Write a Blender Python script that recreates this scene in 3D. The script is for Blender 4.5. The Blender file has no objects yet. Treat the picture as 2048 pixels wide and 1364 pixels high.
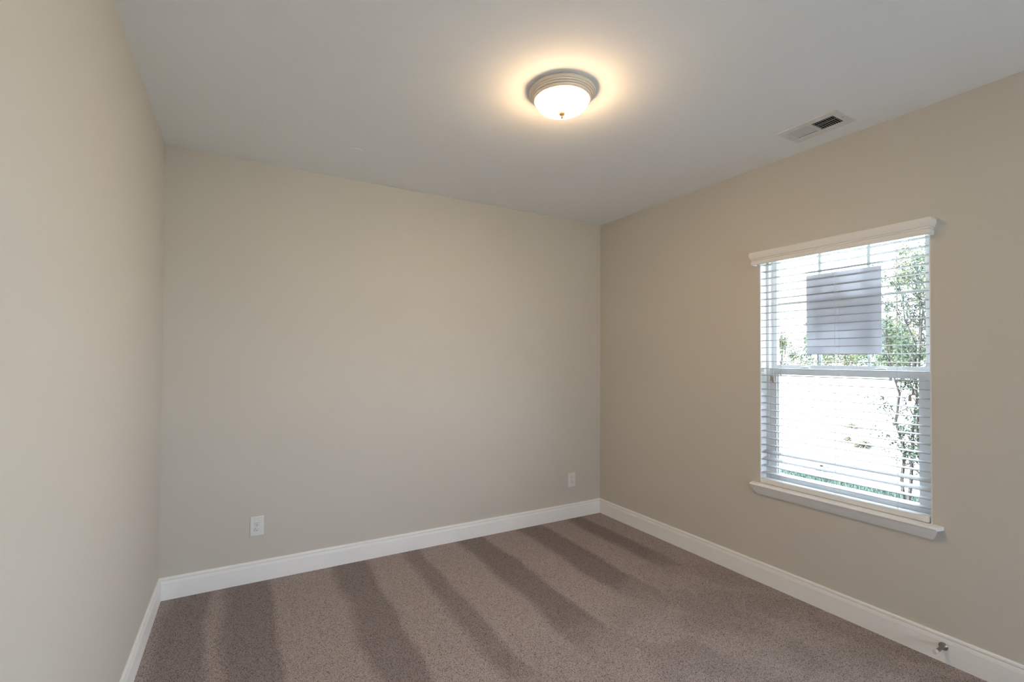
import bpy, bmesh, math, random
from mathutils import Vector, Matrix
random.seed(7)
sc = bpy.context.scene
COL = sc.collection

# ------------------------------------------------------------------ camera, world, sun, large lights, exposure
XL, XR, YB, YF, H = -0.4192, 2.9832, 3.5134, -1.50, 2.743
cam = bpy.data.cameras.new('camera'); camo = bpy.data.objects.new('camera', cam); COL.objects.link(camo)
cam.sensor_width = 36; cam.lens = 945.0 * 36 / 2048; cam.shift_x = 2.2 / 2048; cam.shift_y = 20.67 / 2048
cam.clip_start = 0.02; cam.clip_end = 500
yaw, pitch, roll = .51708, .01487, .00533
fw = Vector((math.sin(yaw) * math.cos(pitch), math.cos(yaw) * math.cos(pitch), math.sin(pitch)))
r0 = Vector((math.cos(yaw), -math.sin(yaw), 0)); u0 = r0.cross(fw)
rr = r0 * math.cos(roll) + u0 * math.sin(roll); uu = -r0 * math.sin(roll) + u0 * math.cos(roll)
m = Matrix.Identity(4)
for i, v in enumerate((rr, uu, -fw)):
    m[0][i], m[1][i], m[2][i] = v
m.translation = (0, 0, 1.461)
camo.matrix_world = m
sc.camera = camo

SKY, SUN, LAMP = 6.8, 25.0, 55.0
w = bpy.data.worlds.new('world'); sc.world = w; w.use_nodes = True
bg = w.node_tree.nodes['Background']
bg.inputs['Color'].default_value = (.79, .94, 1.17, 1); bg.inputs['Strength'].default_value = SKY
sun = bpy.data.lights.new('sun', 'SUN'); sun.energy = SUN; sun.angle = math.radians(1.5); sun.color = (1, .97, .92)
suno = bpy.data.objects.new('sun', sun); COL.objects.link(suno)
suno.rotation_euler = Vector((.35, -.45, -.82)).to_track_quat('-Z', 'Y').to_euler()
def area(name, loc, direction, sx, sy, power, color, portal=False):
    l = bpy.data.lights.new(name, 'AREA'); l.shape = 'RECTANGLE'; l.size = sx; l.size_y = sy; l.energy = power; l.color = color
    o = bpy.data.objects.new(name, l); COL.objects.link(o); o.location = loc
    o.rotation_euler = Vector(direction).to_track_quat('-Z', 'Y').to_euler()
    if portal: l.cycles.is_portal = True
    return o
area('window_portal', (3.16, 1.459, 1.40), (-1, 0, 0), .95, 1.55, 1, (1, 1, 1), True)
area('added_window_portal', (3.16, -.52, 1.40), (-1, 0, 0), 1.44, 1.58, 1, (1, 1, 1), True)  # portal for the unseen window added beside the camera
area('added_hall_window_portal', (1.2, -3.58, 1.40), (0, 1, 0), 1.70, 1.50, 1, (1, 1, 1), True)  # portal for the unseen window added in the hall
sc.view_settings.view_transform = 'Standard'; sc.view_settings.look = 'None'
sc.view_settings.exposure = 0.79; sc.view_settings.gamma = 1.0; sc.view_settings.use_curve_mapping = False
sc.cycles.max_bounces = 14; sc.cycles.diffuse_bounces = 8; sc.cycles.glossy_bounces = 4
sc.cycles.transmission_bounces = 6; sc.cycles.transparent_max_bounces = 16
sc.cycles.sample_clamp_indirect = 8.0
sc.cycles.use_denoising = True

# ------------------------------------------------------------------ materials
def mat(name, color, rough=.5, metal=0.0, bump=None, spec=.3):
    mt = bpy.data.materials.new(name); mt.use_nodes = True
    nt = mt.node_tree; b = nt.nodes['Principled BSDF']
    b.inputs['Base Color'].default_value = (*color, 1); b.inputs['Roughness'].default_value = rough
    b.inputs['Metallic'].default_value = metal; b.inputs['Specular IOR Level'].default_value = spec
    if bump:
        scale, strength, dist = bump
        g = nt.nodes.new('ShaderNodeNewGeometry'); n = nt.nodes.new('ShaderNodeTexNoise'); n.inputs['Scale'].default_value = scale
        n.inputs['Detail'].default_value = 3
        bu = nt.nodes.new('ShaderNodeBump'); bu.inputs['Strength'].default_value = strength; bu.inputs['Distance'].default_value = dist
        nt.links.new(g.outputs['Position'], n.inputs['Vector']); nt.links.new(n.outputs['Fac'], bu.inputs['Height'])
        nt.links.new(bu.outputs['Normal'], b.inputs['Normal'])
    return mt

def varied(name, c1, c2, scale, rough=.8, detail=4, lo=.35, hi=.65):
    mt = mat(name, c1, rough); nt = mt.node_tree; b = nt.nodes['Principled BSDF']
    g = nt.nodes.new('ShaderNodeNewGeometry'); n = nt.nodes.new('ShaderNodeTexNoise'); n.inputs['Scale'].default_value = scale; n.inputs['Detail'].default_value = detail
    cr = nt.nodes.new('ShaderNodeValToRGB'); cr.color_ramp.elements[0].position = lo; cr.color_ramp.elements[1].position = hi
    cr.color_ramp.elements[0].color = (*c1, 1); cr.color_ramp.elements[1].color = (*c2, 1)
    nt.links.new(g.outputs['Position'], n.inputs['Vector']); nt.links.new(n.outputs['Fac'], cr.inputs['Fac']); nt.links.new(cr.outputs['Color'], b.inputs['Base Color'])
    return mt

M = {}
M['wall'] = mat('greige_wall_paint', (.605, .570, .510), .75, bump=(260, .12, .002), spec=.2)
M['ceiling'] = mat('ceiling_paint', (.85, .868, .89), .9, bump=(220, .10, .002), spec=.1)
M['trim'] = mat('white_trim_paint', (.89, .885, .87), .42, bump=(90, .03, .001))
M['vinyl'] = mat('white_window_vinyl', (.80, .805, .80), .35)
M['slat'] = mat('blind_slat_shaded', (.44, .445, .45), .5)  # white slats; their backlit shade is put into this darker colour
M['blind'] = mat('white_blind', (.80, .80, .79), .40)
M['valance'] = mat('blind_valance_white', (.80, .795, .78), .45)
M['cord'] = mat('blind_cord', (.72, .72, .70), .8)
M['tassel'] = mat('cord_tassel', (.34, .32, .29), .6)
M['plastic'] = mat('outlet_plastic', (.76, .76, .745), .3)
M['slot'] = mat('dark_slot', (.02, .02, .02), .7)
M['nickel'] = mat('brushed_nickel', (.80, .73, .64), .42, metal=.5)
M['finial'] = mat('finial_metal', (.23, .165, .10), .4, metal=.7)
M['stopmetal'] = mat('door_stop_metal', (.30, .27, .23), .35, metal=.8)
M['rubber'] = mat('white_rubber', (.70, .68, .64), .7)
M['ventpaint'] = mat('vent_enamel', (.72, .72, .71), .4)
M['duct'] = mat('duct_inside', (.03, .03, .03), .8)
M['screw'] = mat('screw_metal', (.42, .42, .41), .4, metal=.6)
M['bark'] = varied('bark', (.022, .019, .017), (.045, .038, .033), 14)
M['leaf'] = varied('crape_leaf', (.019, .031, .021), (.038, .055, .034), 3)
M['leaf_dark'] = varied('woodland_leaf_dark', (.034, .058, .030), (.066, .092, .046), .4)
M['leaf_light'] = varied('woodland_leaf_light', (.060, .070, .032), (.098, .104, .056), .4)
M['grass'] = varied('lawn_grass', (.018, .040, .027), (.030, .056, .038), 3)
M['drygrass'] = varied('dry_grass', (.13, .12, .07), (.20, .185, .12), 9)

# window glass: clear pane with a weak reflection
g = bpy.data.materials.new('window_glass'); g.use_nodes = True; nt = g.node_tree; nt.nodes.clear()
out = nt.nodes.new('ShaderNodeOutputMaterial'); mx = nt.nodes.new('ShaderNodeMixShader'); tr = nt.nodes.new('ShaderNodeBsdfTransparent'); gl = nt.nodes.new('ShaderNodeBsdfGlossy')
tr.inputs['Color'].default_value = (.95, .97, .96, 1); gl.inputs['Roughness'].default_value = .02; mx.inputs['Fac'].default_value = .05
nt.links.new(tr.outputs[0], mx.inputs[1]); nt.links.new(gl.outputs[0], mx.inputs[2]); nt.links.new(mx.outputs[0], out.inputs['Surface'])
M['glass'] = g

# lit frosted bowl of the lamp
e = bpy.data.materials.new('lit_frosted_glass'); e.use_nodes = True; nt = e.node_tree; b = nt.nodes['Principled BSDF']
b.inputs['Base Color'].default_value = (.9, .85, .75, 1); b.inputs['Emission Color'].default_value = (1, .67, .36, 1); b.inputs['Emission Strength'].default_value = LAMP
M['bowl'] = e

# sheet of paper, lets a little daylight through
pm = mat('paper', (.62, .63, .67), .8); nt = pm.node_tree; b = nt.nodes['Principled BSDF']
outn = [n for n in nt.nodes if n.type == 'OUTPUT_MATERIAL'][0]
tl = nt.nodes.new('ShaderNodeBsdfTranslucent'); mx = nt.nodes.new('ShaderNodeMixShader'); mx.inputs['Fac'].default_value = .26
g_ = nt.nodes.new('ShaderNodeNewGeometry'); n_ = nt.nodes.new('ShaderNodeTexNoise'); n_.inputs['Scale'].default_value = 5
cr = nt.nodes.new('ShaderNodeValToRGB'); cr.color_ramp.elements[0].color = (.62, .62, .63, 1); cr.color_ramp.elements[1].color = (.86, .86, .88, 1)
cr.color_ramp.elements[0].position = .4; cr.color_ramp.elements[1].position = .6
nt.links.new(g_.outputs['Position'], n_.inputs['Vector']); nt.links.new(n_.outputs['Fac'], cr.inputs['Fac'])
nt.links.new(cr.outputs['Color'], tl.inputs['Color'])
nt.links.new(b.outputs[0], mx.inputs[1]); nt.links.new(tl.outputs[0], mx.inputs[2]); nt.links.new(mx.outputs[0], outn.inputs['Surface'])
M['paper'] = pm

# carpet: speckled cut pile with vacuum tracks
def carpet():
    mt = bpy.data.materials.new('carpet'); mt.use_nodes = True; nt = mt.node_tree; L = nt.links; N = nt.nodes.new
    b = nt.nodes['Principled BSDF']; b.inputs['Roughness'].default_value = 1; b.inputs['Specular IOR Level'].default_value = .05
    geo = N('ShaderNodeNewGeometry'); P = geo.outputs['Position']
    def math_(op, a, c=None, d=None, clamp=False):
        n = N('ShaderNodeMath'); n.operation = op; n.use_clamp = clamp
        for k, v in enumerate((a, c, d)):
            if v is None: continue
            if isinstance(v, (int, float)): n.inputs[k].default_value = v
            else: L.new(v, n.inputs[k])
        return n.outputs[0]
    def noise(scale, detail=2, rough=.5):
        n = N('ShaderNodeTexNoise'); n.inputs['Scale'].default_value = scale; n.inputs['Detail'].default_value = detail; n.inputs['Roughness'].default_value = rough
        L.new(P, n.inputs['Vector']); return n.outputs['Fac']
    sep = N('ShaderNodeSeparateXYZ'); L.new(P, sep.inputs[0]); X, Y = sep.outputs[0], sep.outputs[1]
    wob = math_('MULTIPLY', math_('SUBTRACT', noise(2.2, 1), .5), .10)
    fuzz = math_('MULTIPLY', math_('SUBTRACT', noise(45, 2), .5), .05)
    xw = math_('ADD', math_('ADD', X, wob), fuzz)
    t = math_('DIVIDE', math_('ADD', xw, .42), 3.4)
    cr = N('ShaderNodeValToRGB'); cr.color_ramp.interpolation = 'LINEAR'
    bands = [(-.36, -.14, .75), (-.07, .19, .85), (.55, .78, .9), (1.06, 1.20, .8), (1.51, 1.75, 1), (2.05, 2.31, 1), (2.58, 2.75, 1)]
    els = cr.color_ramp.elements; els[0].position = 0; els[0].color = (0, 0, 0, 1); els[1].position = 1; els[1].color = (0, 0, 0, 1)
    for a, c, v in bands:
        for pos, val in ((a - .03, 0), (a + .03, v), (c - .02, v), (c + .012, 0)):
            el = els.new((pos + .42) / 3.4); el.color = (val, val, val, 1)
    L.new(t, cr.inputs['Fac'])
    big = noise(3.2, 3, .6)
    thr = math_('ADD', math_('MULTIPLY', X, .42), 1.05)
    fade = math_('ADD', math_('MULTIPLY', math_('SUBTRACT', Y, thr), 2.2), math_('MULTIPLY', math_('SUBTRACT', big, .5), 1.6), clamp=True)
    band = math_('MULTIPLY', cr.outputs['Color'], fade)
    # foot and vacuum swirls nearer the door: soft patches of leaning pile
    mott = N('ShaderNodeValToRGB'); mott.color_ramp.elements[0].position = .42; mott.color_ramp.elements[1].position = .60
    mott.color_ramp.elements[0].color = (.75, .75, .75, 1); mott.color_ramp.elements[1].color = (0, 0, 0, 1)
    n2 = N('ShaderNodeTexNoise'); n2.inputs['Scale'].default_value = 3.6; n2.inputs['Detail'].default_value = 5; n2.inputs['Distortion'].default_value = .8
    L.new(P, n2.inputs['Vector']); L.new(n2.outputs['Fac'], mott.inputs['Fac'])
    patch = math_('MULTIPLY', mott.outputs['Color'], math_('SUBTRACT', 1.0, fade))
    dark = math_('MAXIMUM', band, math_('MULTIPLY', patch, .55), clamp=True)
    v = N('ShaderNodeTexVoronoi'); v.inputs['Scale'].default_value = 260; L.new(P, v.inputs['Vector'])
    fine = noise(400, 3, .75)
    grain = math_('ADD', math_('MULTIPLY', v.outputs['Distance'], .45), math_('MULTIPLY', fine, .75))
    gr = N('ShaderNodeValToRGB'); e0, e1 = gr.color_ramp.elements
    e0.position = .38; e0.color = (.68, .600, .580, 1); e1.position = .80; e1.color = (.13, .098, .090, 1)
    L.new(grain, gr.inputs['Fac'])
    mixn = N('ShaderNodeMix'); mixn.data_type = 'RGBA'; mixn.blend_type = 'MULTIPLY'
    L.new(gr.outputs['Color'], mixn.inputs[6]); mixn.inputs[7].default_value = (.655, .65, .665, 1); L.new(dark, mixn.inputs[0])
    L.new(mixn.outputs[2], b.inputs['Base Color'])
    bu = N('ShaderNodeBump'); bu.inputs['Strength'].default_value = .55; bu.inputs['Distance'].default_value = .006
    L.new(math_('SUBTRACT', 1.0, grain), bu.inputs['Height']); L.new(bu.outputs['Normal'], b.inputs['Normal'])
    return mt
M['carpet'] = carpet()

# ------------------------------------------------------------------ mesh helpers
def nb(): return bmesh.new()
def box(bm, x0, x1, y0, y1, z0, z1):
    vs = [bm.verts.new((x, y, z)) for x in (x0, x1) for y in (y0, y1) for z in (z0, z1)]
    for f in ((0, 1, 3, 2), (4, 6, 7, 5), (0, 4, 5, 1), (2, 3, 7, 6), (0, 2, 6, 4), (1, 5, 7, 3)): bm.faces.new([vs[i] for i in f])
    return vs
def bevel(bm, w_, seg=2):
    bmesh.ops.bevel(bm, geom=list(bm.edges), offset=w_, segments=seg, affect='EDGES', clamp_overlap=True)
def bbox(x0, x1, y0, y1, z0, z1, bev=.002, seg=2):
    bm = nb(); box(bm, x0, x1, y0, y1, z0, z1)
    if bev: bevel(bm, bev, seg)
    return bm
def sweep(bm, rings):
    R_ = [[bm.verts.new(p) for p in ring] for ring in rings]
    n = len(R_[0])
    for a, b_ in zip(R_, R_[1:]):
        for i in range(n): bm.faces.new((a[i], a[(i + 1) % n], b_[(i + 1) % n], b_[i]))
    bm.faces.new(R_[0]); bm.faces.new(list(reversed(R_[-1])))
def lathe(bm, prof, axis='z', n=48, origin=(0, 0, 0)):
    # prof: (radius, height) pairs; closed at the ends when the radius is 0
    o = Vector(origin); rings = []
    for r_, h in prof:
        def P(a):
            c, s = r_ * math.cos(a), r_ * math.sin(a)
            return o + (Vector((c, s, h)) if axis == 'z' else Vector((h, c, s)))
        rings.append([bm.verts.new(P(0))] if r_ < 1e-6 else [bm.verts.new(P(2 * math.pi * k / n)) for k in range(n)])
    for a, b_ in zip(rings, rings[1:]):
        for i in range(n):
            j = (i + 1) % n
            if len(a) == 1 and len(b_) == 1: continue
            if len(a) == 1: bm.faces.new((a[0], b_[i], b_[j]))
            elif len(b_) == 1: bm.faces.new((a[i], a[j], b_[0]))
            else: bm.faces.new((a[i], a[j], b_[j], b_[i]))
def tube(bm, pts, radii, n=6):
    pts = [Vector(p) for p in pts]; rings = []
    for k, p in enumerate(pts):
        d = (pts[min(k + 1, len(pts) - 1)] - pts[max(k - 1, 0)]).normalized()
        a = d.orthogonal().normalized(); b_ = d.cross(a)
        r_ = radii[k] if isinstance(radii, (list, tuple)) else radii
        rings.append([p + a * (r_ * math.cos(2 * math.pi * i / n)) + b_ * (r_ * math.sin(2 * math.pi * i / n)) for i in range(n)])
    sweep(bm, rings)
def slab_with_hole(bm, u0, u1, v0, v1, d0, d1, hole, mp):
    # slab in (u, v) with thickness d0..d1 and one rectangular through-hole; mp maps (u, v, d) to a point
    a0, a1, b0, b1 = hole
    us, vs_ = (u0, a0, a1, u1), (v0, b0, b1, v1)
    V = {}
    for k, d in enumerate((d0, d1)):
        for i in range(4):
            for j in range(4): V[i, j, k] = bm.verts.new(mp(us[i], vs_[j], d))
    for k in range(2):
        for i in range(3):
            for j in range(3):
                if (i, j) != (1, 1): bm.faces.new((V[i, j, k], V[i + 1, j, k], V[i + 1, j + 1, k], V[i, j + 1, k]))
    for i in range(3):
        for j in (0, 3): bm.faces.new((V[i, j, 0], V[i + 1, j, 0], V[i + 1, j, 1], V[i, j, 1])); bm.faces.new((V[j, i, 0], V[j, i + 1, 0], V[j, i + 1, 1], V[j, i, 1]))
    for p, q in (((1, 1), (2, 1)), ((2, 1), (2, 2)), ((2, 2), (1, 2)), ((1, 2), (1, 1))): bm.faces.new((V[p[0], p[1], 0], V[q[0], q[1], 0], V[q[0], q[1], 1], V[p[0], p[1], 1]))

def slab_with_holes(bm, u0, u1, v0, v1, d0, d1, spans, h0, h1, mp):
    # like slab_with_hole, with several holes that share one sill height and one head height
    us = [u0] + [a for s_ in spans for a in s_] + [u1]; vs_ = (v0, h0, h1, v1); n = len(us); V = {}
    for k, d in enumerate((d0, d1)):
        for i in range(n):
            for j in range(4): V[i, j, k] = bm.verts.new(mp(us[i], vs_[j], d))
    hole = lambda i, j: j == 1 and i % 2 == 1
    for i in range(n - 1):
        for j in range(3):
            if hole(i, j):
                for p, q in (((i, 1), (i + 1, 1)), ((i + 1, 1), (i + 1, 2)), ((i + 1, 2), (i, 2)), ((i, 2), (i, 1))):
                    bm.faces.new((V[p[0], p[1], 0], V[q[0], q[1], 0], V[q[0], q[1], 1], V[p[0], p[1], 1]))
            else:
                for k in range(2): bm.faces.new((V[i, j, k], V[i + 1, j, k], V[i + 1, j + 1, k], V[i, j + 1, k]))
    for i in range(n - 1):
        for j in (0, 3): bm.faces.new((V[i, j, 0], V[i + 1, j, 0], V[i + 1, j, 1], V[i, j, 1]))
    for j in range(3):
        for i in (0, n - 1): bm.faces.new((V[i, j, 0], V[i, j + 1, 0], V[i, j + 1, 1], V[i, j, 1]))
def root_of(o):
    while o.parent: o = o.parent
    return o
def obj(name, bm, mt, parent=None, smooth=False, label=None):
    # vertices come in room coordinates; parts keep them relative to their thing's base
    if parent is not None:
        off = root_of(parent).location
        bmesh.ops.translate(bm, verts=bm.verts, vec=-off)
    bmesh.ops.recalc_face_normals(bm, faces=bm.faces)
    me = bpy.data.meshes.new(name); bm.to_mesh(me); bm.free()
    me.materials.append(M[mt])
    if smooth:
        for p in me.polygons: p.use_smooth = True
        try: me.set_sharp_from_angle(angle=math.radians(35))
        except Exception: pass
    o = bpy.data.objects.new(name, me); COL.objects.link(o)
    if parent is not None: o.parent = parent
    if label: o['label'] = label
    return o
def tag(o, label, cat, group=None, kind=None):
    o['label'] = label; o['category'] = cat
    if group: o['group'] = group
    if kind: o['kind'] = kind
    return o
def thing(name, loc, label, cat, group=None):
    o = bpy.data.objects.new(name, None); COL.objects.link(o); o.location = loc; o.empty_display_size = .05
    return tag(o, label, cat, group)
def struct(name, bm, mt, label=None, cat=None, parent=None, smooth=False):
    o = obj(name, bm, mt, parent, smooth)
    if parent is None:
        o['kind'] = 'structure'
        if label: o['label'] = label
        if cat: o['category'] = cat
    return o

# ------------------------------------------------------------------ room shell
T = .14
OY0, OY1, OZ0, OZ1 = 1.010, 1.908, .640, 2.168           # window opening in the right wall
bm = nb(); box(bm, XL - T, XR + T, YF - T, YB + T, -.16, 0)
struct('floor', bm, 'carpet', 'grey brown cut-pile carpet with vacuum tracks', 'carpet')
VX0, VX1, VY0, VY1 = 2.652, 2.796, 1.288, 1.548           # duct opening in the ceiling
bm = nb(); slab_with_hole(bm, XL - T, XR + T, YF - T, YB + T, H, H + .16, (VX0, VX1, VY0, VY1), lambda u, v, d: (u, v, d))
struct('ceiling', bm, 'ceiling', 'flat pale ceiling', 'ceiling')
struct('wall_left', bbox(XL - T, XL, YF, YB, 0, H, 0), 'wall', 'greige wall beside the camera', 'wall')
struct('wall_back', bbox(XL - T, XR + T, YB, YB + T, 0, H, 0), 'wall', 'greige far wall with two outlets', 'wall')
W2Y0, W2Y1 = -1.20, .16                                    # unseen second window beside the camera, added for fill daylight
bm = nb(); slab_with_holes(bm, YF, YB, 0, H, XR, XR + T, [(W2Y0, W2Y1), (OY0, OY1)], OZ0, OZ1, lambda u, v, d: (d, u, v))
struct('wall_right', bm, 'wall', 'greige wall with the window', 'wall')
bm = nb(); slab_with_hole(bm, XL - T, XR + T, 0, H, YF - T, YF, (.45, 2.55, .02, 2.15), lambda u, v, d: (u, d, v))
struct('wall_front', bm, 'wall', 'greige wall behind the camera with a wide opening', 'wall')
# hall beyond the opening behind the camera
HY0 = -3.4; HY1 = YF - T
struct('floor_hall', bbox(XL - T, XR + T, HY0, HY1, -.16, 0, 0), 'carpet', 'hall carpet behind the camera', 'carpet')
struct('ceiling_hall', bbox(XL - T, XR + T, HY0, HY1, H, H + .16, 0), 'ceiling', 'hall ceiling behind the camera', 'ceiling')
struct('wall_hall_left', bbox(XL - T, XL, HY0, HY1, 0, H, 0), 'wall', 'hall wall behind the camera', 'wall')
struct('wall_hall_right', bbox(XR, XR + T, HY0, HY1, 0, H, 0), 'wall', 'hall wall behind the camera, window side', 'wall')
bm = nb(); slab_with_hole(bm, XL - T, XR + T, 0, H, HY0 - T, HY0, (.4, 2.0, .70, 2.1), lambda u, v, d: (u, d, v))
struct('wall_hall_rear', bm, 'wall', 'rear hall wall with an added wide daylight window behind the camera', 'wall')

BP = [(0, 0), (.014, 0), (.014, .0935), (.0105, .0945), (.0105, .0958), (.0142, .0968), (.0142, .0975), (.0130, .103), (.0118, .110), (.0105, .1145), (.0020, .1160), (.0020, .1187),
      (.0092, .1195), (.0092, .124), (.0085, .1285), (.0060, .1325), (0, .1335)]
def baseboard(name, p0, p1, nrm, label, m0=True, m1=True):
    p0, p1, n = Vector(p0), Vector(p1), Vector(nrm); d = (p1 - p0).normalized(); bm = nb()
    r0_ = [p0 + n * a + d * (a if m0 else 0) + Vector((0, 0, z)) for a, z in BP]
    r1_ = [p1 + n * a - d * (a if m1 else 0) + Vector((0, 0, z)) for a, z in BP]
    sweep(bm, [r0_, r1_]); return struct(name, bm, 'trim', label, 'baseboard')
baseboard('baseboard_left', (XL, YF, 0), (XL, YB, 0), (1, 0, 0), 'white baseboard along the wall beside the camera', m0=False)
baseboard('baseboard_back', (XL, YB, 0), (XR, YB, 0), (0, -1, 0), 'white baseboard along the far wall')
baseboard('baseboard_right', (XR, YB, 0), (XR, YF, 0), (-1, 0, 0), 'white baseboard under the window wall', m1=False)

# ------------------------------------------------------------------ window
win = bpy.data.objects.new('window_1', None); COL.objects.link(win); win.location = (XR, 1.459, OZ0)
win['kind'] = 'structure'; win['label'] = 'white double-hung window with upper grid'; win['category'] = 'window'
def rect_frame(x0, x1, y0, y1, z0, z1, wl, wr, wb, wt, bev=.002):
    bm = nb(); slab_with_hole(bm, y0, y1, z0, z1, x0, x1, (y0 + wl, y1 - wr, z0 + wb, z1 - wt), lambda u, v, d: (d, u, v))
    return bm
J0, J1, K0, K1 = OY0, OY1, .652, OZ1
obj('jamb_liner', rect_frame(XR + .001, XR + .07, J0 + .0003, J1 - .0003, OZ0 + .0003, K1 - .0003, .006, .006, .011, .006), 'vinyl', win)
obj('frame', rect_frame(3.048, 3.118, J0 + .0065, J1 - .0065, K0, K1 - .007, .017, .017, .026, .011), 'vinyl', win)
# upper sash (outer track)
us = obj('upper_sash', rect_frame(3.084, 3.110, 1.030, 1.888, 1.392, 2.158, .037, .036, .036, .026), 'vinyl', win)
obj('pane', bbox(3.095, 3.099, 1.066, 1.853, 1.427, 2.133, 0), 'glass', us)
bm = nb()
for yc in (1.329, 1.592): box(bm, 3.0995, 3.106, yc - .008, yc + .008, 1.428, 2.131)
obj('muntin', bm, 'vinyl', us); bm = nb(); box(bm, 3.0995, 3.1055, 1.067, 1.852, 1.821, 1.837); obj('muntin', bm, 'vinyl', us)
# lower sash (inner track)
ls = obj('lower_sash', rect_frame(3.054, 3.082, 1.032, 1.886, .679, 1.401, .055, .050, .040, .036), 'vinyl', win)
obj('pane', bbox(3.066, 3.070, 1.086, 1.837, .718, 1.366, 0), 'glass', ls)
bm = nb(); box(bm, 3.0515, 3.0545, 1.10, 1.822, .689, .694); obj('lift_rail', bm, 'vinyl', ls)
bm = nb(); box(bm, 3.050, 3.054, 1.82, 1.832, .719, 1.365); obj('glazing_bead', bm, 'vinyl', ls)
for yc in (1.245, 1.648):
    bm = bbox(3.052, 3.080, yc - .028, yc + .028, 1.4012, 1.407, .002)
    lk = obj('sash_lock', bm, 'vinyl', win)
    bm = nb(); tube(bm, [(3.066, yc - .012, 1.408), (3.060, yc + .008, 1.413), (3.052, yc + .034, 1.412)], [.009, .007, .004], 8)
    obj('lock_lever', bm, 'vinyl', lk, True)

# two unseen plain windows, added to bring more daylight into the room
def plain_window(name, loc, fr, pane, label):
    o = bpy.data.objects.new(name, None); COL.objects.link(o); o.location = loc; o['kind'] = 'structure'; o['label'] = label; o['category'] = 'window'
    obj('frame', fr, 'vinyl', o); obj('pane', pane, 'glass', o)
plain_window('added_window_2', (XR, -.52, OZ0), rect_frame(3.05, 3.11, W2Y0 + .001, W2Y1 - .001, OZ0 + .001, OZ1 - .001, .05, .05, .05, .05), bbox(3.08, 3.084, W2Y0 + .052, W2Y1 - .052, OZ0 + .052, OZ1 - .052, 0), 'unseen second window of the same wall, added for daylight beside the camera')
bm = nb(); slab_with_hole(bm, .401, 1.999, .701, 2.099, HY0 - .10, HY0 - .04, (.45, 1.95, .75, 2.05), lambda u, v, d: (u, d, v))
plain_window('added_window_3', (1.2, HY0, .70), bm, bbox(.452, 1.948, HY0 - .072, HY0 - .068, .752, 2.048, 0), 'unseen wide hall window behind the camera, added for daylight')

# stool and apron under the window
tr1 = bpy.data.objects.new('trim_1', None); COL.objects.link(tr1); tr1.location = (XR, 1.459, .58)
tr1['kind'] = 'structure'; tr1['label'] = 'white window stool with apron'; tr1['category'] = 'window sill'
zs = .651
SP = [(-.0005, zs - .019), (.040, zs - .019), (.052, zs - .017), (.058, zs - .0105), (.058, zs - .008), (.052, zs - .0025), (.044, zs), (-.0005, zs)]
bm = nb(); y0, y1 = .967, 1.957
sweep(bm, [[(XR - a - .0, y0 + max(0, .02 - (.058 - a)) * .0 + .012 * (a / .058), z) for a, z in SP], [(XR - a, y1 - .012 * (a / .058), z) for a, z in SP]])
# inner part of the stool that runs into the opening
box(bm, XR - .0005, XR + .064, OY0 + .007, OY1 - .007, zs - .0095, zs)
obj('stool', bm, 'trim', tr1, True)
AP = [(.0, .577), (.012, .577), (.014, .581), (.020, .588), (.027, .600), (.033, .612), (.037, .619), (.0385, .624), (.0385, zs - .0195), (.0, zs - .0195)]
bm = nb(); y0, y1 = .980, 1.948
sweep(bm, [[(XR - a, y0 + .0385 - a, z) for a, z in AP], [(XR - a, y1 - .0385 + a, z) for a, z in AP]])
obj('apron', bm, 'trim', tr1, True)

# ------------------------------------------------------------------ blind
bl = thing('window_blind', (XR, 1.455, zs + .002), 'white two inch horizontal blind lowered over the window, slats open', 'blind')
# valance with returns: crown profile (distance from wall, height)
VP = [(.048, 2.084), (.0535, 2.085), (.0555, 2.088), (.0565, 2.100), (.0555, 2.107), (.0515, 2.1115), (.0515, 2.1135), (.0565, 2.1150), (.0570, 2.1190), (.0535, 2.1210), (.0535, 2.1230),
      (.0600, 2.1250), (.0605, 2.1290), (.0640, 2.138), (.0665, 2.149), (.0655, 2.160), (.0610, 2.1675), (.048, 2.1685)]
bm = nb(); y0, y1 = .985, 1.941
def ring(yc, s): return [(XR - a, yc + s * (a - .048), z) for a, z in VP]
ya, yb_ = y0 + .0175, y1 - .0175
back0 = [(XR - .003, ya - (a - .048) + 0, z) for a, z in VP]; back1 = [(XR - .003, yb_ + (a - .048), z) for a, z in VP]
sweep(bm, [back0, ring(ya, -1), ring(yb_, 1), back1])
obj('valance', bm, 'valance', bl, True)
obj('headrail', bbox(XR + .002, XR + .052, OY0 + .010, OY1 - .010, 2.110, 2.140, .001), 'blind', bl)
SX0, SX1 = XR + .0015, XR + .0505
YS0, YS1 = OY0 + .009, OY1 - .009
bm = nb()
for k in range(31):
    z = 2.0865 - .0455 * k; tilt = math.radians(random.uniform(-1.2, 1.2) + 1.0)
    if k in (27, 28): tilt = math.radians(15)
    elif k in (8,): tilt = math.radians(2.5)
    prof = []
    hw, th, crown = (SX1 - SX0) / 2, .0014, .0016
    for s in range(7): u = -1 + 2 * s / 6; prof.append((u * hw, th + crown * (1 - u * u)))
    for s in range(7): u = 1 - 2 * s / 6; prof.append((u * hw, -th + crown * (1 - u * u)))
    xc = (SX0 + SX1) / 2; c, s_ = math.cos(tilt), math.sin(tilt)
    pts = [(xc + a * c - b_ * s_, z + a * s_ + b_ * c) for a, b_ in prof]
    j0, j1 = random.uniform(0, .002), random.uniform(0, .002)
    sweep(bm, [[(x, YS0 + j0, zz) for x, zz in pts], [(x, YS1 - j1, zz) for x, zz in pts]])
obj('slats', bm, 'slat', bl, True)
obj('bottom_rail', bbox(XR - .006, XR + .046, 1.022, OY1 - .008, zs + .002, zs + .032, .003), 'blind', bl, True)
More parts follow.
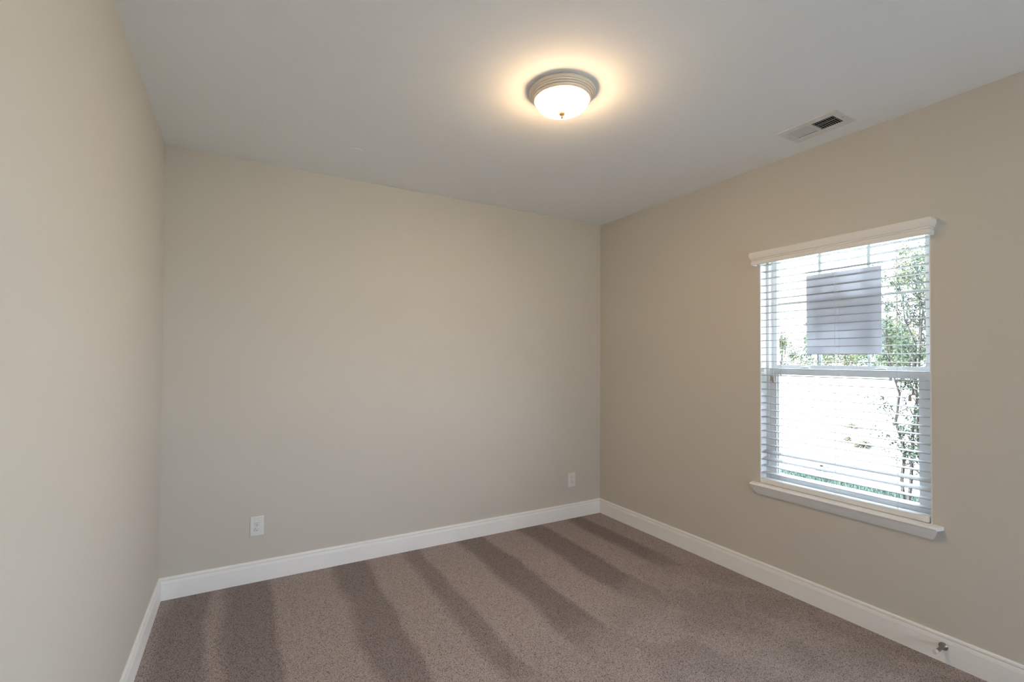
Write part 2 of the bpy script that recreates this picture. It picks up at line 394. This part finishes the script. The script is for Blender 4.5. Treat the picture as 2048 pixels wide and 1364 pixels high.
for yc in (1.152, 1.452, 1.765):
    bm = nb()
    for x in (SX0 - .001, SX1 + .001): tube(bm, [(x, yc, 2.10), (x, yc, zs + .03)], .0008, 5)
    tube(bm, [((SX0 + SX1) / 2, yc + .012, 2.10), ((SX0 + SX1) / 2, yc + .012, zs + .03)], .0008, 5)
    for k in range(31):
        z = 2.0845 - .0455 * k; tube(bm, [(SX0 - .001, yc, z), (SX1 + .001, yc, z)], .0006, 4)
    obj('ladder_cord', bm, 'cord', bl)
TP = [(0, .034), (.0045, .034), (.0055, .030), (.0055, .020), (.0075, .006), (.0085, 0), (0, 0)]
for (yc, zt, mt_) in ((1.824, 1.325, 'tassel'), (1.812, 1.315, 'tassel'), (1.082, 1.283, 'tassel'), (1.096, 1.252, 'tassel')):
    x = XR - .006
    bm = nb(); tube(bm, [(x + .004, yc + .002, 2.10), (x, yc, zt + .4), (x, yc, zt + .030)], .0009, 5)
    c_ = obj('pull_cord', bm, 'cord', bl)
    bm = nb(); lathe(bm, TP, 'z', 14, (x, yc, zt)); obj('tassel', bm, 'tassel', c_, True)

# paper on the upper sash
ps = obj('paper_sheet', bbox(3.0800, 3.0806, 1.259, 1.661, 1.494, 1.990, 0), 'paper')
tag(ps, 'blank grey sheet of paper stuck on the upper window pane behind the blind', 'paper')

# ------------------------------------------------------------------ ceiling lamp
LX, LY = 1.318, 1.835
lamp = thing('ceiling_light', (LX, LY, H), 'lit flush-mount ceiling light with frosted bowl and nickel ring', 'ceiling light')
o_ = (LX, LY, H)
bm = nb(); RP = [(0, -.0005), (.150, -.0005), (.155, -.004), (.158, -.010), (.158, -.018), (.155, -.022), (.1525, -.0225), (.1515, -.0275), (.1485, -.030), (.1465, -.0303), (.1455, -.0350), (.1425, -.0375),
      (.1405, -.0378), (.1395, -.0425), (.1365, -.045), (.1345, -.0452), (.1335, -.049), (.130, -.0505), (.1275, -.0480), (.1270, -.030), (.1270, -.010), (0, -.010)]
lathe(bm, RP, 'z', 96, o_); obj('trim_ring', bm, 'nickel', lamp, True)
bm = nb(); GP = [(.1262, -.040), (.1262, -.049)]
for k in range(1, 15):
    a = k / 14 * math.pi / 2; GP.append((.1262 * math.cos(a) ** .85 if k < 14 else 0, -.049 - .057 * math.sin(a)))
lathe(bm, GP, 'z', 72, o_); obj('glass_bowl', bm, 'bowl', lamp, True)
bm = nb(); lathe(bm, [(0, -.1035), (.0150, -.1035), (.0165, -.1060), (.0155, -.1110), (.0110, -.1165), (.0060, -.1190), (.0040, -.1205), (.0062, -.1225), (.0078, -.1250), (.0060, -.1290), (.0025, -.1350), (0, -.1375)], 'z', 24, o_)
obj('finial', bm, 'finial', lamp, True)

# ------------------------------------------------------------------ ceiling vent
vt = thing('ceiling_vent', (2.724, 1.418, H), 'white rectangular ceiling air vent above the window', 'air vent')
ox0, ox1, oy0, oy1 = 2.621, 2.829, 1.264, 1.573
bm = nb(); z0 = H - .006
slab_with_hole(bm, ox0, ox1, oy0, oy1, z0, H - .0003, (2.664, 2.785, 1.302, 1.540), lambda u, v, d: (u, v, d))
bmesh.ops.bevel(bm, geom=[e_ for e_ in bm.edges if all(abs(v.co.z - z0) < 1e-6 for v in e_.verts) and (all(abs(v.co.x - ox0) < 1e-6 for v in e_.verts) or all(abs(v.co.x - ox1) < 1e-6 for v in e_.verts) or all(abs(v.co.y - oy0) < 1e-6 for v in e_.verts) or all(abs(v.co.y - oy1) < 1e-6 for v in e_.verts))], offset=.004, segments=2, affect='EDGES')
obj('frame', bm, 'ventpaint', vt)
bm = nb(); box(bm, 2.664, 2.785, 1.416, 1.428, z0 + .0005, H + .004); obj('centre_bar', bm, 'ventpaint', vt)
def louvers(y0, y1, n, ang):
    bm = nb()
    for k in range(n):
        yc = y0 + (k + .5) * (y1 - y0) / n; hw, th = .0075, .0005; zc = H + .004
        c, s_ = math.cos(ang), math.sin(ang); pts = []
        for a, b_ in ((-hw, -th), (hw, -th), (hw, th), (-hw, th)): pts.append((yc + a * c - b_ * s_, zc + a * s_ + b_ * c))
        sweep(bm, [[(2.665, y, z) for y, z in pts], [(2.784, y, z) for y, z in pts]])
    for xx in (2.704, 2.745): tube(bm, [(xx, y0, H + .011), (xx, y1, H + .011)], .0012, 5)
    return bm
obj('louver_bank', louvers(1.302, 1.416, 10, math.radians(48)), 'ventpaint', vt, label='louvers angled open, dark gaps')
obj('louver_bank', louvers(1.428, 1.540, 10, math.radians(-42)), 'ventpaint', vt, label='louvers seen closed, pale')
bm = nb(); 
a0, a1, b0, b1, c0, c1 = VX0 + .0005, VX1 - .0005, VY0 + .0005, VY1 - .0005, H + .0015, H + .30
V = [bm.verts.new(p) for p in ((a0, b0, c0), (a1, b0, c0), (a1, b1, c0), (a0, b1, c0), (a0, b0, c1), (a1, b0, c1), (a1, b1, c1), (a0, b1, c1))]
for f in ((0, 1, 5, 4), (1, 2, 6, 5), (2, 3, 7, 6), (3, 0, 4, 7), (4, 5, 6, 7)): bm.faces.new([V[i] for i in f])
obj('duct_boot', bm, 'duct', vt)
for yc in (1.282, 1.556):
    bm = nb(); lathe(bm, [(0, 0), (.0042, 0), (.0035, -.0015), (0, -.002)], 'z', 12, (2.724, yc, z0)); obj('screw', bm, 'screw', vt, True)

# concealed sprinkler cover plate on the ceiling
bm = nb(); lathe(bm, [(0, -.0002), (.041, -.0002), (.042, -.0015), (.041, -.003), (.036, -.0036), (0, -.0038)], 'z', 40, (.600, 3.010, H))
sp = obj('sprinkler_cover', bm, 'ceiling', None, True); tag(sp, 'small round painted cover plate flush on the ceiling', 'cover plate')

# ------------------------------------------------------------------ outlets on the back wall
def outlet(xc, zc, label):
    t_ = thing('power_outlet', (xc, YB, zc), label, 'power outlet', 'outlets on the far wall')
    y = YB
    bm = nb(); box(bm, xc - .0400, xc + .0400, y - .0062, y - .0002, zc - .0618, zc + .0618)
    bmesh.ops.bevel(bm, geom=[e_ for e_ in bm.edges if all(v.co.y < y - .004 for v in e_.verts)], offset=.0028, segments=3, affect='EDGES')
    obj('wall_plate', bm, 'plastic', t_, True)
    for dz in (.0195, -.0195):
        bm = nb(); pts = []
        for k in range(40):
            a = 2 * math.pi * k / 40; x_, z_ = .0172 * math.cos(a), .0172 * math.sin(a); z_ = max(-.0145, min(.0145, z_)); pts.append((x_, z_))
        sweep(bm, [[(xc + a, y - .0058, zc + dz + b_) for a, b_ in pts], [(xc + a, y - .0078, zc + dz + b_) for a, b_ in pts], [(xc + a * .94, y - .0083, zc + dz + b_ * .94) for a, b_ in pts]])
        rc = obj('receptacle', bm, 'plastic', t_, True)
        for dx, hh in ((-.0064, .0042), (.0064, .0035)):
            bm = nb(); box(bm, xc + dx - .0011, xc + dx + .0011, y - .0086, y - .0079, zc + dz + .0035 - hh, zc + dz + .0035 + hh); obj('slot', bm, 'slot', rc, label='dark slot')
        bm = nb(); pts = [(.0026 * math.cos(2 * math.pi * k / 16), max(-.0018, .0026 * math.sin(2 * math.pi * k / 16))) for k in range(16)]
        sweep(bm, [[(xc + a, y - .0079, zc + dz - .0078 + b_) for a, b_ in pts], [(xc + a, y - .0086, zc + dz - .0078 + b_) for a, b_ in pts]])
        obj('ground_hole', bm, 'slot', rc, label='dark round hole')
        bm = nb(); sweep(bm, [[(xc + a * 1.045, y - .0061, zc + dz + b_ * 1.045) for a, b_ in [(.0172 * math.cos(2 * math.pi * k / 40), max(-.0145, min(.0145, .0172 * math.sin(2 * math.pi * k / 40)))) for k in range(40)]],
                              [(xc + a * 1.045, y - .0064, zc + dz + b_ * 1.045) for a, b_ in [(.0172 * math.cos(2 * math.pi * k / 40), max(-.0145, min(.0145, .0172 * math.sin(2 * math.pi * k / 40)))) for k in range(40)]]])
        obj('gasket', bm, 'screw', rc)
    bm = nb(); lathe(bm, [(0, -.0058), (.0030, -.0058), (.0030, -.0066), (.0022, -.0072), (0, -.0073)], 'x', 14, (0, 0, 0))
    for v in bm.verts: v.co = Vector((xc + v.co.y, y + v.co.x, zc + v.co.z))
    obj('screw', bm, 'screw', t_, True)
    return t_
outlet(.0975, .359, 'white wall outlet low on the far wall, nearer the bare side wall')
outlet(2.6465, .348, 'white wall outlet low on the far wall, nearer the window wall')

# ------------------------------------------------------------------ door stop on the baseboard
dx, dy, dz = XR - .0140, .968, .078
ds = thing('door_stop', (dx, dy, dz), 'small bronze door stop with white tip on the baseboard under the window', 'door stop')
bm = nb(); lathe(bm, [(0, 0), (.0175, 0), (.0185, -.0020), (.0165, -.0050), (.0115, -.0095), (.0085, -.0150), (.0078, -.024), (.0078, -.074), (.0072, -.076), (0, -.076)], 'x', 28, (dx, dy, dz))
obj('post', bm, 'stopmetal', ds, True)
bm = nb(); lathe(bm, [(0, -.0755), (.0075, -.0755), (.0092, -.078), (.0094, -.094), (.0080, -.100), (0, -.102)], 'x', 24, (dx, dy, dz))
obj('rubber_tip', bm, 'rubber', ds, True, label='white rubber tip')

# ------------------------------------------------------------------ outdoors
GZ = -.35
gm = varied('dry_field', (.46, .45, .41), (.58, .57, .54), .8, .95)
M['field'] = gm; M['soil'] = varied('lawn_soil', (.018, .036, .026), (.028, .048, .034), 5, .95)
struct('ground', bbox(-60, 140, -90, 120, GZ - .3, GZ, 0), 'field', 'pale dry field outside the window', 'ground')
def blades(n, area_, h0, h1, wd, zbase, clump=None):
    bm = nb()
    for _ in range(n):
        x, y = area_(); h = random.uniform(h0, h1); a = random.uniform(0, 2 * math.pi); l = random.uniform(0, .6) * h
        c, s_ = math.cos(a), math.sin(a); b_ = random.uniform(0, 6.28)
        v = [bm.verts.new(p) for p in ((x - wd * c, y - wd * s_, zbase), (x + wd * c, y + wd * s_, zbase), (x + l * math.cos(b_), y + l * math.sin(b_), zbase + h))]
        bm.faces.new(v)
    return bm
gr = obj('grass', blades(26000, lambda: (random.uniform(5.2, 7.78 + random.gauss(0, .05)), random.uniform(.3, 6.5)), .04, .10, .006, GZ - .005), 'grass')
tag(gr, 'strip of short green lawn outside below the window', 'grass', kind='stuff')
struct('lawn_soil', bbox(XR + T + .01, 7.76, -20, 30, GZ + .0005, GZ + .012, 0), 'soil', 'green lawn bed beside the house', 'lawn')

def leaf(bm, p, d, L_, W_):
    d = d.normalized(); a = d.orthogonal().normalized(); ang = random.uniform(0, 6.28)
    a = (a * math.cos(ang) + d.cross(a) * math.sin(ang)); n = d.cross(a) * (W_ * .25)
    v = [bm.verts.new(q) for q in (p, p + d * (L_ * .45) + a * W_ * .5 + n, p + d * L_, p + d * (L_ * .45) - a * W_ * .5 + n)]
    bm.faces.new((v[0], v[1], v[2])); bm.faces.new((v[0], v[2], v[3]))
def rv(): return Vector((random.gauss(0, 1), random.gauss(0, 1), random.gauss(0, 1))).normalized()

# near multi-stemmed tree
tx, ty = 7.02, 2.44
tree = thing('crape_tree', (tx, ty, GZ), 'slender multi-stem young tree close outside the window', 'tree')
lb = nb()
stems = [(-.02, .17, .25, .30), (.03, .08, .10, .08), (-.05, -.03, -.05, -.15), (.04, .22, .05, .62), (.0, -.13, -.15, -.5)]
for (sx_, sy_, ex, ey) in stems:
    bm = nb(); base = Vector((tx + sx_, ty + sy_, GZ - .01)); top = Vector((tx + ex, ty + ey, GZ + random.uniform(2.5, 3.0)))
    pts = []
    for k in range(9):
        f = k / 8; p = base.lerp(top, f) + Vector((random.gauss(0, .02), random.gauss(0, .03), 0)) * min(1, 3 * f)
        p.y -= .12 * math.sin(f * 3.1) * (1 if ey > 0 else -1); pts.append(p)
    tube(bm, pts, [.022 * (1 - .8 * k / 8) for k in range(9)], 7)
    for k in range(1, 9):
        for _ in range(6 if k > 2 else 9):
            f = random.random(); o = pts[k - 1].lerp(pts[k], f)
            if o.z < GZ + .42: continue
            d = Vector((random.gauss(0, .5), random.gauss(0, .55), random.uniform(.3, 1.0))).normalized(); L_ = random.uniform(.22, .55)
            tip = o + d * L_; mid = o + d * L_ * .5 + Vector((0, 0, .03))
            tube(bm, [o, mid, tip], [.006, .004, .002], 5)
            for _ in range(26):
                q = o.lerp(tip, random.uniform(.25, 1.05)) + rv() * random.uniform(0, .05)
                leaf(lb, q, rv() + Vector((0, 0, -.2)), random.uniform(.030, .052), random.uniform(.016, .024))
    obj('stem', bm, 'bark', tree, True)
obj('foliage', lb, 'leaf', tree)

def bg_tree(x, y, h, rx, label, mt_, n, leafs):
    t_ = thing('woodland_tree', (x, y, GZ), label, 'tree', 'trees beyond the field')
    bm = nb(); tube(bm, [(x, y, GZ - .02), (x + random.gauss(0, .1), y + random.gauss(0, .1), GZ + h * .45), (x + random.gauss(0, .2), y + random.gauss(0, .2), GZ + h * .9)], [.13, .09, .03], 8)
    for k in range(7):
        z = GZ + h * random.uniform(.2, .75); a = random.uniform(0, 6.28); L_ = rx * random.uniform(.5, .85)
        tube(bm, [(x, y, z), (x + math.cos(a) * L_, y + math.sin(a) * L_, z + L_ * .5)], [.05, .015], 5)
    obj('trunk', bm, 'bark', t_, True)
    bm = nb(); blobs = []
    for k in range(16):
        f = random.uniform(.12, 1); a = random.uniform(0, 6.28); r_ = rx * math.sqrt(random.random()) * (1.0 - .55 * max(0, f - .5) * 2)
        blobs.append((Vector((x + r_ * math.cos(a), y + r_ * math.sin(a), GZ + h * f * .9)), rx * random.uniform(.25, .45)))
    for _ in range(n):
        c, r_ = random.choice(blobs); q = c + rv() * r_ * random.uniform(.55, 1)
        if q.z < GZ + .05: q.z = GZ + .05
        leaf(bm, q, rv(), leafs * random.uniform(.7, 1.3), leafs * .5)
    obj('foliage', bm, mt_, t_)
T_ = [(27, 16.0, 3.3, 1.0, 'low pale bush at the far end of the tree line, left edge of the window', 'leaf_light', 1800, .15),
      (31, 16.0, 4.4, 1.3, 'dark green small tree left of the paper sheet in the window', 'leaf_dark', 2000, .16),
      (34, 16.0, 3.6, 1.3, 'pale yellow-green bush just below the paper sheet corner', 'leaf_light', 2000, .16),
      (36, 14.6, 4.2, 1.5, 'pale tree behind the paper sheet, seen under its middle', 'leaf_light', 2400, .17),
      (31, 11.9, 4.6, 1.4, 'pale tree under the lower corner of the paper sheet', 'leaf_light', 2600, .15),
      (25, 9.9, 4.0, 1.1, 'dense dark green tree just beside the paper sheet', 'leaf_dark', 3000, .13),
      (40, 15.4, 10.6, 1.7, 'tall thin pale tree rising above the others', 'leaf_light', 2800, .15),
      (23, 7.7, 6.6, 1.25, 'tall green tree near the window side jamb', 'leaf_dark', 2400, .12),
      (34, 12.07, 9.2, 1.5, 'tall pale tree partly behind the slender near tree', 'leaf_light', 2800, .15)]
for x, y, h, rx, lab, mt_, n, lf in T_: bg_tree(x * 2, y * 2, 1.81 + (h - 1.81) * 2, rx * 2, lab, mt_, n, lf * 2)

def tuft(x, y, r_, n, h, label, mt_):
    # a rosette: every blade grows out of one crown
    bm = nb(); c0 = bm.verts.new((x, y, GZ - .004)); r_ *= 1.7; n = int(n * 1.3)
    for _ in range(n):
        a = random.uniform(0, 6.28); f = min(1, abs(random.gauss(0, .5))); hh = h * max(.2, 1 - .6 * f) * random.uniform(.4, 1); q = r_ * f
        d = Vector((math.cos(a), math.sin(a), 0)); sd = Vector((-d.y, d.x, 0)) * .012
        mid = Vector((x, y, GZ)) + d * q * .55 + Vector((0, 0, hh * .7)); tip = Vector((x, y, GZ)) + d * q + Vector((0, 0, hh * random.uniform(.5, 1)))
        m0, m1, t = bm.verts.new(mid + sd), bm.verts.new(mid - sd), bm.verts.new(tip)
        bm.faces.new((c0, m0, m1)); bm.faces.new((m0, t, m1))
    o = obj('weed_clump', bm, mt_)
    tag(o, label, 'weed', 'weed clumps on the field')
tuft(11.76, 5.45, .28, 220, .16, 'yellow weed clump on the field beside the middle blind cord', 'drygrass')
tuft(11.24, 4.92, .34, 320, .22, 'larger grey-green weed clump on the field left of the slender tree', 'drygrass')
tuft(14.2, 6.5, .45, 200, .2, 'faint weed clump farthest out on the field', 'drygrass')
tuft(8.35, 4.85, .20, 60, .09, 'green weed clump at the lawn edge, farther from the slender tree', 'drygrass')
tuft(8.32, 4.26, .24, 90, .11, 'green weed clump at the lawn edge, nearer the slender tree', 'leaf')
